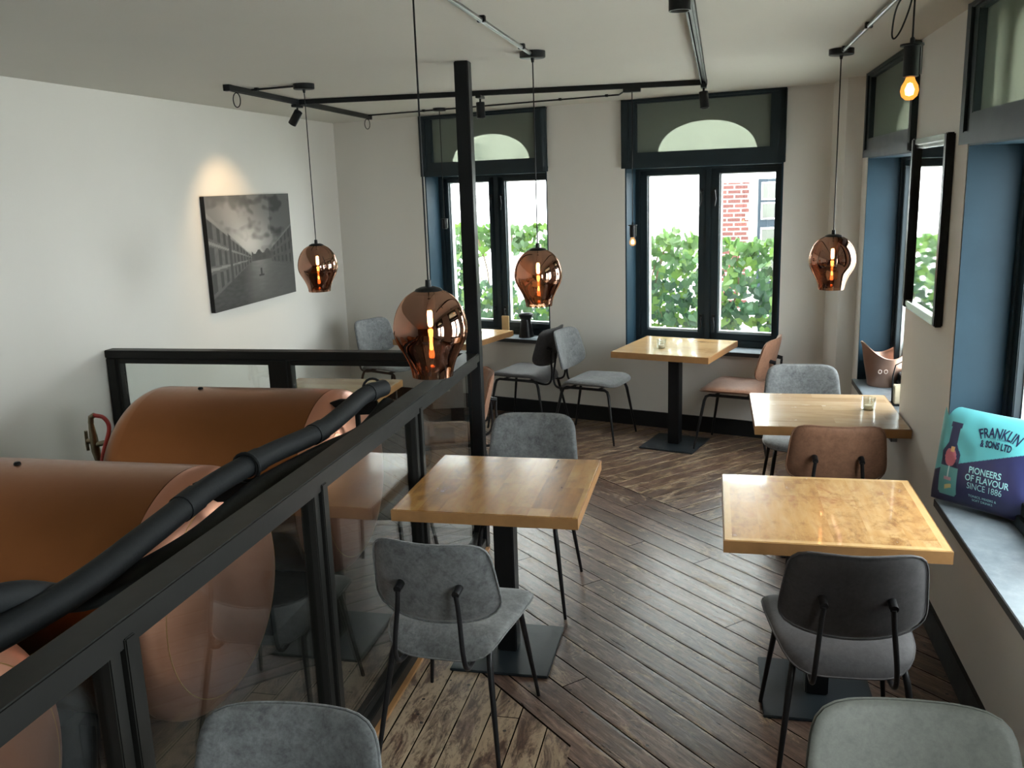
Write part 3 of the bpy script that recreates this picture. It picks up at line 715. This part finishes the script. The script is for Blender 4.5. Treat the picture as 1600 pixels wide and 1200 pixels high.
def bare_bulb(loc, zb, lab, mat, sc=1, rose=True, cord_top=ZC-.02, bulb=True):
    t = thing('bulb_pendant', lab, 'lamp', (loc[0], loc[1], 0), 0, 'bare bulb pendants')
    k = sc
    m = MB(); m.lathe([(.0001, zb+.128*k), (.036*k, zb+.128*k), (.036*k, zb+.122*k), (.024*k, zb+.122*k), (.024*k, zb+.03*k), (.020*k, zb+.028*k), (.0001, zb+.028*k)], 28); m.build('socket', M_metal, t, smooth=True)
    m = MB(); m.box((.03*k, 0, zb+.08*k), (.004*k, .008*k, .09*k)); m.build('clip', M_grey_pipe, t)
    m = MB(); m.tube([(0, 0, zb+.12*k), (0, 0, zb+.145*k), (0, 0, zb+.15*k), (0, 0, cord_top)], [.008*k, .007*k, .003, .003], 8); m.build('cord', M_metal, t)
    if bulb:
        m = MB(); m.lathe([(.012*k, zb+.03*k), (.016*k, zb+.018*k), (.025*k, zb+.002*k), (.028*k, zb-.014*k), (.024*k, zb-.030*k), (.012*k, zb-.041*k), (.0001, zb-.043*k)], 24); bo = m.build('bulb', mat, t, smooth=True)
        m = MB(); m.lathe([(.0001, zb+.012*k), (.008*k, zb+.008*k), (.015*k, zb-.010*k), (.012*k, zb-.026*k), (.0001, zb-.030*k)], 16); m.build('filament', M_core, bo, smooth=True)
    if rose: m = MB(); m.lathe([(.0001, ZC-.001), (.05, ZC-.001), (.05, ZC-.022), (.0001, ZC-.026)], 28); m.build('ceiling_rose', M_metal, t, smooth=True)
    return t
nb = bare_bulb((.606, 3.22), 2.215, 'bare glowing amber bulb with looped black cord near the top right corner', M_bulb)
m = MB(); m.tube(bez([(-.004, 0, 2.53), (-.05, 0, 2.46), (-.062, 0, 2.385), (-.055, 0, 2.362), (-.035, 0, 2.39), (-.012, 0, 2.46), (.0, 0, 2.54)], 8), .003, 6); m.build('cord_loop', M_metal, nb, smooth=True)
bare_bulb((-.515, 6.02), 1.565, 'small bare bulb on a long cord against the left reveal of the right back window', M_bulb2, .8, rose=False)
bare_bulb((-2.10, 7.05), 1.60, 'small black socket on a long cord, at the left edge of the left back window', M_bulb2, .8, bulb=False)

# ---------------------------------------------------------------- ceiling tracks, conduits and spotlights
def track(a, b, lab, wd=.035, ht=.032, z=ZC):
    a, b = Vector(a), Vector(b); d = (b-a); L = d.length; rz = math.atan2(d.y, d.x)
    t = thing('lighting_track', lab, 'track', (a.x, a.y, z), rz, 'black ceiling lighting tracks')
    m = MB(); m.bb(0, L, -wd/2, -wd/2+.008, -ht, -.001); m.bb(0, L, wd/2-.008, wd/2, -ht, -.001); m.bb(0, L, -wd/2, wd/2, -.010, -.001); m.bb(0, L, -.006, .006, -.02, -.01); m.build('rail_profile', M_metal, t, bevel=.001)
    for x in (0, L): m = MB(); m.bb(x-.02, x+.02, -wd/2-.002, wd/2+.002, -ht-.004, -.001); m.build('end_feed', M_metal, t, bevel=.002)
    return t
trA = track((-2.68, 4.86), (-2.80, 7.36), 'black ceiling track at left, pointing from the short railing to the far wall')
trB = track((-2.69, 5.86), (-.07, 6.04), 'long black ceiling track running across the room parallel to the back windows')
trC = track((-.07, 5.99), (-.10, 1.9), 'black ceiling track running towards the camera from the right end of the long one')
for x, y in ((-2.68, 4.95), (-2.79, 7.28)):
    m = MB(); m.tube([(x+.028*math.cos(a)*.8, y, 2.475+.04*math.sin(a)) for a in [2*PI*k/24 for k in range(24)]], .003, 6, closed=True)
    tag(m.build('cord_loop', M_metal, smooth=True), 'small loop of black cord hanging under the %s end of the left track' % ('near' if y < 6 else 'far'), 'cord')
m = MB(); m.bb(-.57, -.46, 5.985, 6.045, 2.498, 2.522); tag(m.build('track_adapter', M_metal, bevel=.003), 'black adapter box under the long track holding the small bulb cord', 'adapter')

def conduit(pts, lab, r=.008, clips=()):
    t = thing('conduit', lab, 'pipe', pts[0]); base = Vector(pts[0])
    m = MB(); m.tube([Vector(p)-base for p in pts], r, 10); m.build('pipe', M_grey_pipe if r > .0065 else M_metal, t, smooth=True)
    for c in clips: m = MB(); m.box(Vector(c)-base, (.022 if r < .0065 else .03, .022, ZC-c[2]+.012)); m.build('clip', M_metal, t, bevel=.002)
conduit([(-.832, 4.34, ZC-.016), (-.834, 1.0, ZC-.016)], 'grey metal conduit leading from the middle pendant rose towards the camera', .009, [(-.832, 3.38, ZC-.012), (-.832, 4.1, ZC-.012), (-.834, 2.3, ZC-.012)])
conduit([(.608, 4.95, ZC-.016), (.614, 1.0, ZC-.016)], 'grey metal conduit leading from the right pendant rose towards the camera', .009, [(.61, 4.15, ZC-.012), (.61, 4.85, ZC-.012), (.612, 2.6, ZC-.012)])
conduit([(-2.655, 5.09, ZC-.010), (-2.362, 5.04, ZC-.010)], 'short thin black conduit between the left track and the leftmost pendant rose', .006, [(-2.62, 5.085, ZC-.008)])
conduit([(-2.77, 7.27, ZC-.010), (-2.1, 7.08, ZC-.010), (-1.3, 6.83, ZC-.010), (-.66, 6.64, ZC-.010), (-.60, 6.40, ZC-.01), (-.55, 6.05, ZC-.012)], 'thin black conduit along the ceiling close to the back windows', .006, [(-2.25, 7.12, ZC-.008), (-1.93, 7.03, ZC-.008), (-1.1, 6.77, ZC-.008), (-.75, 6.67, ZC-.008)])

def spot(loc, aim, lab, light=None, R=.028, L=.10):
    t = thing('spotlight', lab, 'spotlight', loc, 0, 'black track spotlights')
    d = (Vector(aim)).normalized(); q = d.to_track_quat('-Z', 'Y').to_matrix().to_4x4()
    m = MB(); m.bb(-.018, .018, -.055, .055, -.018, 0); m.tube([(0, 0, -.018), (0, 0, -.045)], .007, 10); m.build('adapter', M_metal, t, bevel=.002)
    J = Vector((0, 0, -.045)); c = J + d*.035 + Vector((d.x*.0, 0, -.01))
    MM = Matrix.Translation(c) @ q
    m = MB(); m.lathe([(.0001, L/2), (R*.95, L/2), (R, L/2-.004), (R, -L/2), (R*.86, -L/2), (R*.8, -L/2+.012), (.0001, -L/2+.012)], 28, MM); m.build('housing', M_metal, t, smooth=True)
    m = MB(); m.lathe([(.0001, -L/2+.010), (R*.78, -L/2+.010)], 20, MM); m.build('lens', M_led, t)
    if light:
        ld = bpy.data.lights.new('spot_beam', 'SPOT'); ld.energy = light[0]; ld.spot_size = light[1]; ld.spot_blend = .75; ld.color = (1, .68, .36); ld.shadow_soft_size = .015
        lo = bpy.data.objects.new('spot_beam', ld); COL.objects.link(lo); lo.parent = t
        lo.matrix_local = Matrix.Translation(c + d*(L/2+.01)) @ q
spot((-2.74, 5.87, 2.52), (-.62, .12, -.80), 'black track spotlight tilted towards the canal picture', (8, 1.4))
spot((-1.49, 5.94, 2.52), (.02, 0, -1), 'black track spotlight pointing straight down, between post and right back window', (10, .9))
spot((-.07, 5.98, 2.515), (.10, -.10, -1), 'black track spotlight at the corner where the two long tracks meet', (8, .9))
spot((-.092, 2.50, 2.52), (.0, .0, -1), 'black spotlight at the top edge of the picture, nearest the camera', (5, .9), L=.12)

# ---------------------------------------------------------------- canal picture (generic monochrome canal view)
def canal(u, v):
    """u across 0..1, v up 0..1 -> grey"""
    n = lambda a, b, s: noise.noise(Vector((a*s, b*s, 3.1)))
    hz = .40
    def fold(e): return e
    if v > hz:
        g = .34 + .30*math.exp(-((u-.45)**2/.05+(v-.55)**2/.04)) + .12*math.exp(-((u-.3)**2/.03+(v-.85)**2/.05))
        cl = n(u, v*1.6, 4.2)+.5*n(u+5, v*1.6, 9)+.3*n(u, v, 19)
        g -= .30*max(0, min(1, (cl+.02)*2.2))*(.35+.9*max(0, u-.2))
        if u > .72 and v > .62: g -= .10
    else:
        g = .20 + .14*math.exp(-((u-.55)**2/.02)) * (v/hz+.3) + .03*n(u*2, v*9, 6)
        if abs(u-.56) < .012 and .24 < v < .31: g = .05
        if abs(u-.56) < .03 and .24 < v < .252: g = .06
    topL = .86 - (u/.46)*.42 if u < .46 else 0
    botL = .12 + (u/.46)*.27
    if u < .46 and v < topL and v > botL:
        d_ = .55 + .9*(u/.46)
        cols = math.sin(u*95*d_); rel = (v-botL)/max(.01, topL-botL); rows = abs(math.sin(rel*PI*3))
        g = .24 + .06*n(u, v, 25)
        if cols > .1 and rows > .45: g = .09
        if abs(rel-.97) < .03 or abs(rel-.66) < .02 or abs(rel-.34) < .02: g = .40
        if u > .21 and u < .235: g = .1
    elif u < .46 and v <= botL:
        k_ = min(1, (.46-u)/.14); g = g*(1-k_) + k_*(.10 + .05*n(u*2, v*5, 9))
    topR = .48 + max(0, (u-.70))*.75; botR = .36 - max(0, (u-.70))*.25
    if u > .70 and botR < v < topR:
        rel = (v-botR)/(topR-botR); g = .17+.06*n(u, v, 22)
        if math.sin(u*120) > .2 and abs(math.sin(rel*PI*3)) > .5: g = .07
        if rel > .94: g = .33
    if .46 < u < .70 and .385 < v < .47+.02*math.sin(u*60): g = .14+.06*n(u, v, 30)
    return max(.008, min(.8, .36*g + 1.1*max(0, g-.28)**1.4 - .012))
def colour_mesh(me, fn):
    a = me.color_attributes.new('Col', 'FLOAT_COLOR', 'POINT')
    for i, vt in enumerate(me.vertices): a.data[i].color = (*fn(vt.co), 1)
pc = thing('canvas_picture', 'monochrome canvas of a canal between old palaces under clouds, on the left wall', 'picture', (XL, 6.31, 1.54))
PW, PH, PD = 1.275, .80, .035
m = MB(); m.bb(.001, PD-.001, -PW/2, PW/2, -PH/2, PH/2); m.build('stretched_canvas', M_metal, pc, bevel=.002)
NX, NY = 190, 120; vs = []; fs = []
for j in range(NY+1):
    for i in range(NX+1): vs.append((PD, -PW/2+PW*i/NX, -PH/2+PH*j/NY))
for j in range(NY):
    for i in range(NX): a = j*(NX+1)+i; fs.append((a, a+1, a+NX+2, a+NX+1))
me = bpy.data.meshes.new('print'); me.from_pydata(vs, [], fs); me.materials.append(M_print)
def pcol(co):
    g = canal((co.y+PW/2)/PW, (co.z+PH/2)/PH); return (g, g*.985, g*.96)
colour_mesh(me, pcol)
o = bpy.data.objects.new('print', me); COL.objects.link(o); o.parent = pc

# ---------------------------------------------------------------- mirror on the right wall
mr = thing('wall_mirror', 'tall narrow mirror in a black frame with silver reflections on its ends on the pier between the right windows', 'mirror', (XR, 4.375, 1.703))
hw, hh = .318, .376
t = NT('mirror_silver'); t.n['Principled BSDF'].inputs['Metallic'].default_value = 1; M_mirror = t.set((.82, .85, .84), .03, 1)
M_ledge_shine = simple('silver_reflection_moulding', (.55, .57, .56), .22, .9)  # glossy black ledges, their reflections put in as a silver colour
for s in (-1, 1):
    m = MB(); m.bb(-.035, -.001, s*hw-.022, s*hw+.022, -hh-.02, hh+.02); m.build('side_frame', M_metal, mr, bevel=.005)
for s in (-1, 1):
    m = MB(); m.bb(-.030, -.001, -hw+.02, hw-.02, s*hh-.012, s*hh+.018); m.bb(-.022, -.001, -hw+.02, hw-.02, s*hh-.028*1, s*hh+.010)
    m.build('end_moulding', M_ledge_shine, mr, bevel=.004)['label'] = 'end moulding coloured silver for its reflections'
m = MB(); m.bb(-.014, -.008, -hw+.018, hw-.018, -hh+.01, hh-.01); m.build('mirror_glass', M_mirror, mr, bevel=.004)

# ---------------------------------------------------------------- things on the sills
b = thing('copper_bucket', 'dull copper wine bucket with a swooping rim on the sill of the far right window', 'bucket', (1.082, 6.03, SR))
def wob(p, a):
    h = p.z/.24
    if h > .6: p.z += (h-.6)/.4*.050*math.cos(2*(a-.15))
    p.x *= 1+.10*h; return p
prof = [(.098, .003)] + [(.098+.034*(k/10)**1.2, .24*k/10) for k in range(1, 11)] + [(.136, .236)] + [(.125-.034*(1-k/10), .24*k/10-.004) for k in range(9, 0, -1)] + [(.0001, .012)]
m = MB(); m.lathe(prof, 48, None, wob); m.lathe([(.0001, .002), (.098, .002)], 48); m.build('bowl', M_bucket, b, smooth=True)
M_emb = simple('pale_embossed_mark', (.6, .5, .45), .4, .6)
m = MB()
for k, dx in enumerate((-.035, 0.0)):
    m.tube([(dx-.01+.010*math.cos(a), -.1245, .11+.012*math.sin(a)) for a in [2*PI*q/14 for q in range(14)]], .0025, 5, closed=True)
m.build('emblem', M_emb, b, smooth=True)
ln = thing('lantern', 'small cream lantern with a thin black hoop beside the copper bucket', 'lantern', (1.085, 5.50, SR))
m = MB(); m.bb(-.04, .04, -.04, .04, 0.01, .115); m.build('cream_box', M_cream, ln, bevel=.004)
m = MB(); m.tube([(-.045, .0, .005), (-.048, 0, .17), (-.035, 0, .235), (0, 0, .255), (.035, 0, .235), (.048, 0, .17), (.045, 0, .005)], .004, 8); m.bb(-.05, .05, -.045, .045, .0, .01); m.build('wire_frame', M_metal, ln, smooth=True)

vz = thing('vase', 'black waisted ceramic vase on the sill of the left back window', 'vase', bwp(-2.03, .10, SB))
m = MB(); m.lathe([(.0001, 0), (.062, 0), (.066, .006), (.056, .06), (.046, .13), (.043, .155), (.052, .168), (.062, .180), (.064, .198), (.056, .206), (.045, .200), (.036, .16), (.0001, .15)], 32); m.build('body', M_blackglaze, vz, smooth=True)
bd = thing('menu_board', 'narrow upright pale wooden board standing beside the black vase', 'menu board', bwp(-2.20, .04, SB), T16)
m = MB(); m.bb(-.035, .035, -.008, .008, .0, .185); m.build('board', M_beige, bd, bevel=.003)
m = MB(); m.bb(-.045, .045, -.03, .03, .0, .02); m.build('foot', M_beige, bd, bevel=.003)

# cushion ------------------------------------------------------------
cu = thing('cushion', 'aqua and navy cushion printed with a bottle and lettering, leaning on the window seat', 'cushion')
CW, CH = .43, .40
def cs(u, v):   # half thickness, u,v in -1..1
    return .062*max(0, (1-abs(u)**2.6))**.55*max(0, (1-abs(v)**2.6))**.55
def cxy(u, v):
    k = 1-.03*(abs(u*v))**6; x = u*CW/2*(1-.03*(1-v*v)*(abs(u)**3))*k; y = v*CH/2*(1-.035*(1-u*u)*(abs(v)**3))*k; return x, y
def wr(u, v): return .0035*noise.noise(Vector((u*3.2, v*3.2, 1)))*(1-abs(u*v)) + .004*math.sin(16*u+9*v)*max(0, abs(u)-.6)*(1-abs(v))
def csurf(u, v, off=0): x, y = cxy(u, v); return Vector((x, y, cs(u, v)+wr(u, v)*min(1, cs(u, v)*40)+off))
NC = 150; vs = []; fs = []; uv = []
for side in (1, -1):
    for j in range(NC+1):
        for i in range(NC+1):
            u, v_ = -1+2*i/NC, -1+2*j/NC; p = csurf(u, v_); vs.append((p.x, p.y, p.z if side > 0 else -p.z)); uv.append((u, v_, side))
for s in range(2):
    o_ = s*(NC+1)**2
    for j in range(NC):
        for i in range(NC): a = o_+j*(NC+1)+i; f = (a, a+1, a+NC+2, a+NC+1); fs.append(f if s == 0 else f[::-1])
me = bpy.data.meshes.new('cover'); me.from_pydata(vs, [], fs); me.materials.append(M_cush)
AQ, NV = (.105, .46, .50), (.016, .020, .085)
def ccol(k):
    u, v_, s = uv[k]
    if s < 0: return NV
    aq = v_ > -.11+.40*(u+.38) if u > -.38 else v_ > -.11 + .45*(u+.38)
    base = AQ if aq else NV
    # bottle silhouette
    bx = (u+.58)/.205
    by = (v_+.82)/1.50      # 0..1 bottom to top of bottle
    if 0 <= by <= 1:
        half = 1.0 if by < .58 else (1.0-.55*min(1, (by-.58)/.14) if by < .80 else (.45 if by < .93 else .56))
        if by < .05: half = 1-.25*(1-by/.05)
        if abs(bx) < half:
            if by > .40: base = NV
            else: base = tuple(k_*.75 for k_ in (.16, .50, .50))
            gx, gy = bx, by
            if .40 < gy < .64 and abs(gx) < .62*math.sqrt(max(0, 1-((gy-.53)/.125)**2)): base = (.62, .17, .22)
            if .60 < gy < .68 and -.05 < gx < .35: base = (.75, .45, .18)
            if .25 < gy < .41 and abs(gx) < .06: base = (.6, .75, .75)
            if .21 < gy < .26 and abs(gx) < .36: base = (.55, .30, .36)
            if .08 < gy < .17 and abs(gx-.1) < .35 and abs(gy-.13-.06*(gx-.1)) < .03: base = (.72, .60, .25)
    return base
a = me.color_attributes.new('Col', 'FLOAT_COLOR', 'POINT')
for i in range(len(vs)): a.data[i].color = (*ccol(i), 1)
for p in me.polygons: p.use_smooth = True
o = bpy.data.objects.new('cover', me); COL.objects.link(o); o.parent = cu
def text_mesh(txt, size, ox, oy, mat, name, arc=0, bold=0, xs=1):
    cd = bpy.data.curves.new(name, 'FONT'); cd.body = txt; cd.size = size; cd.align_x = 'CENTER'; cd.offset = bold; cd.resolution_u = 3
    to = bpy.data.objects.new(name, cd); COL.objects.link(to); bpy.context.view_layer.update()
    dg = bpy.context.evaluated_depsgraph_get(); tm = bpy.data.meshes.new_from_object(to.evaluated_get(dg))
    bpy.data.objects.remove(to); bm = bmesh.new(); bm.from_mesh(tm)
    bmesh.ops.triangulate(bm, faces=bm.faces)
    for _ in range(2):
        le = [e for e in bm.edges if e.calc_length() > .012]
        if le: bmesh.ops.subdivide_edges(bm, edges=le, cuts=1); bmesh.ops.triangulate(bm, faces=bm.faces)
    for v_ in bm.verts:
        x, y = v_.co.x*xs, v_.co.y
        if arc: th = x/arc; x, y = (arc+y)*math.sin(th), (arc+y)*math.cos(th)-arc
        x += ox; y += oy
        v_.co = csurf(x/(CW/2), y/(CH/2), .0012)
    bm.to_mesh(tm); bm.free(); tm.materials.clear(); tm.materials.append(mat)
    ob = bpy.data.objects.new(name, tm); COL.objects.link(ob); ob.parent = cu; return ob
text_mesh('FRANKLIN', .056, .056, .110, M_navy, 'brand_lettering', arc=.16, bold=.0012, xs=.56)
text_mesh('TONIC & MIXERS', .0085, .052, .102, M_navy, 'small_lettering', arc=.4)
text_mesh('& SONS LTD', .038, .050, .067, M_navy, 'brand_lettering', arc=.6, bold=.0012, xs=.56)
text_mesh('PIONEERS', .036, .028, -.046, M_aqua, 'slogan_lettering', bold=.0006, xs=.80)
text_mesh('OF FLAVOUR', .036, .038, -.078, M_aqua, 'slogan_lettering', bold=.0006, xs=.80)
text_mesh('SINCE 1886', .036, .033, -.110, M_aqua, 'slogan_lettering', bold=0, xs=.78)
text_mesh('TONICS, MIXERS &', .0135, .028, -.143, M_aqua, 'small_lettering')
text_mesh('SOFT DRINKS', .0135, .028, -.159, M_aqua, 'small_lettering')
# pose: bottom edge from A to B on the sill, leaning back
A_ = Vector((.905, 3.83, SR)); B_ = Vector((1.185, 3.545, SR)); ex = (B_-A_).normalized()
nrm = Vector((ex.y, -ex.x, 0)); nrm = nrm if nrm.y < 0 else -nrm       # facing the camera side
LEAN = math.radians(10); upv = (Vector((0, 0, 1))*math.cos(LEAN) - nrm*math.sin(LEAN)).normalized()
zax = ex.cross(upv).normalized()
org = (A_+B_)/2 + upv*(CH/2-.005) + Vector((0, 0, .012))
cu.matrix_world = Matrix(((ex.x, upv.x, zax.x, org.x), (ex.y, upv.y, zax.y, org.y), (ex.z, upv.z, zax.z, org.z), (0, 0, 0, 1)))

# small white card seen behind the railing glass
m = MB(); m.box((-1.52, 1.30, .004), (.05, .03, .006), Matrix.Rotation(.3, 3, 'Z')); tag(m.build('paper_card', M_white), 'small white paper card lying on the dark tank bay floor', 'card')

# ---------------------------------------------------------------- outside
m = MB(); m.bb(-14, 14, 6.0, 30, -1.3, -1.2); m.bb(1.3, 14, -12, 6.0, -1.3, -1.2); struct(m.build('pavement_ground', M_pave)); 
hb = thing('neighbour_house', 'white rendered house across the street with a red brick panel, louvred shutter and sash window', 'house', (0, 12, 0))
m = MB(); m.bb(-9, 5.2, 0, .4, -1.2, 5.4); m.build('rendered_wall', M_white, hb)
m = MB(); m.bb(.085, .455, -.03, 0, .2, 1.885); m.build('brick_panel', M_brick, hb)
m = MB(); m.bb(.40, .50, -.045, 0, 1.42, 1.50); m.bb(.44, .50, -.04, 0, .2, 1.9); m.build('quoin', M_white, hb)
M_sash = simple('blue_black_sash', (.010, .018, .026), .5); M_dglass = simple('dim_house_glass', (.07, .075, .065), .2)
m = MB(); m.bb(.545, 1.15, -.04, 0, .5, 1.92); wf = m.build('window_frame', M_sash, hb)
m = MB()
for x0 in (.585, .88): 
    for z0, z1 in ((1.66, 1.88), (1.42, 1.63), (1.03, 1.32), (.65, 1.0)): m.bb(x0, x0+.26, -.055, -.04, z0, z1)
m.build('sash_bars', M_white, wf)
m = MB()
for x0 in (.60, .895):
    for z0, z1 in ((1.68, 1.865), (1.44, 1.615), (1.05, 1.30), (.67, .98)): m.bb(x0, x0+.23, -.06, -.055, z0, z1)
m.build('pane', M_dglass, wf)
for x0 in (-3.32, -5.2, -1.4+.3):
    if x0 > -1.2: continue
    m = MB(); m.bb(x0, x0+.36, -.05, 0, 1.50, 2.55); sh = m.build('shutter', M_white, hb)
    m = MB()
    for k in range(22): m.box((x0+.18, -.055, 1.56+k*.044), (.28, .012, .014), Matrix.Rotation(.5, 3, 'X'))
    m.build('louvre', simple('grey_louvre_paint', (.42, .46, .48), .6), sh)
m = MB(); m.bb(-6, -2.95, -.03, 0, 1.38, 1.46); m.build('string_course', simple('slate_blue_band', (.16, .22, .30), .6), hb)

def ivy(name, label, M, u0, u1, y0, z0, ztop, n, seed):
    rnd = random.Random(seed); vs = []; fs = []; cols = []
    shape = [(0, -.10), (.28, -.30), (.52, -.05), (.42, .22), (.22, .38), (0, .62), (-.22, .38), (-.42, .22), (-.52, -.05), (-.28, -.30)]
    for k in range(n):
        u = rnd.uniform(u0, u1); top = ztop + .16*noise.noise(Vector((u*1.6, seed, 0))) + .10*noise.noise(Vector((u*5, seed, 4)))
        z = top - (top-z0)*rnd.random()**1.0
        if noise.noise(Vector((u*2.6, z*2.6, seed+.5))) < -.36: continue
        y = y0 + rnd.uniform(-.22, .22)*(1 if z < top-.15 else .5); s = rnd.uniform(.045, .10)
        R = Matrix.Rotation(rnd.uniform(-.9, .9), 3, 'Z') @ Matrix.Rotation(PI/2+rnd.uniform(-.9, .5), 3, 'X') @ Matrix.Rotation(PI+rnd.uniform(-.9, .9), 3, 'Z')
        b0 = len(vs); c = Vector((u, y, z))
        for (a, b) in [(0, .08)]+shape: vs.append(M @ (c + R @ Vector((a*s*1.15, b*s*1.15, .12*s*(abs(a)*1.5)))))
        for q in range(10): fs.append((b0, b0+1+q, b0+1+(q+1) % 10))
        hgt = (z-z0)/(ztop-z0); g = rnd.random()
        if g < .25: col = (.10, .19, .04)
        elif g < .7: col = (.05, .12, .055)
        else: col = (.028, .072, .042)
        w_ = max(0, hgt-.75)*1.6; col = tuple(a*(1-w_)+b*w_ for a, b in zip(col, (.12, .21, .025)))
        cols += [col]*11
    t = thing(name, label, 'plant', M @ Vector(((u0+u1)/2, y0, 0)))
    me = bpy.data.meshes.new('foliage'); me.from_pydata(vs, [], fs); me.materials.append(M_leaf)
    a = me.color_attributes.new('Col', 'FLOAT_COLOR', 'POINT')
    for i, c in enumerate(cols): a.data[i].color = (*c, 1)
    o = bpy.data.objects.new('foliage', me); COL.objects.link(o); o.parent = t; o.location = -Vector(t.location)
    m = MB()
    for k in range(int((u1-u0)*5)):
        u = rnd.uniform(u0, u1); pts = [(u+.25*noise.noise(Vector((u*3, q*.9, 1))), y0+.1*noise.noise(Vector((u*3, q*.9, 8))), -1.2+q*(ztop+1.1)/8) for q in range(9)]
        m.tube([M @ Vector(p) for p in bez(pts, 3)], .008, 5)
    o = m.build('stem', M_bark, t); o.location = -Vector(t.location)
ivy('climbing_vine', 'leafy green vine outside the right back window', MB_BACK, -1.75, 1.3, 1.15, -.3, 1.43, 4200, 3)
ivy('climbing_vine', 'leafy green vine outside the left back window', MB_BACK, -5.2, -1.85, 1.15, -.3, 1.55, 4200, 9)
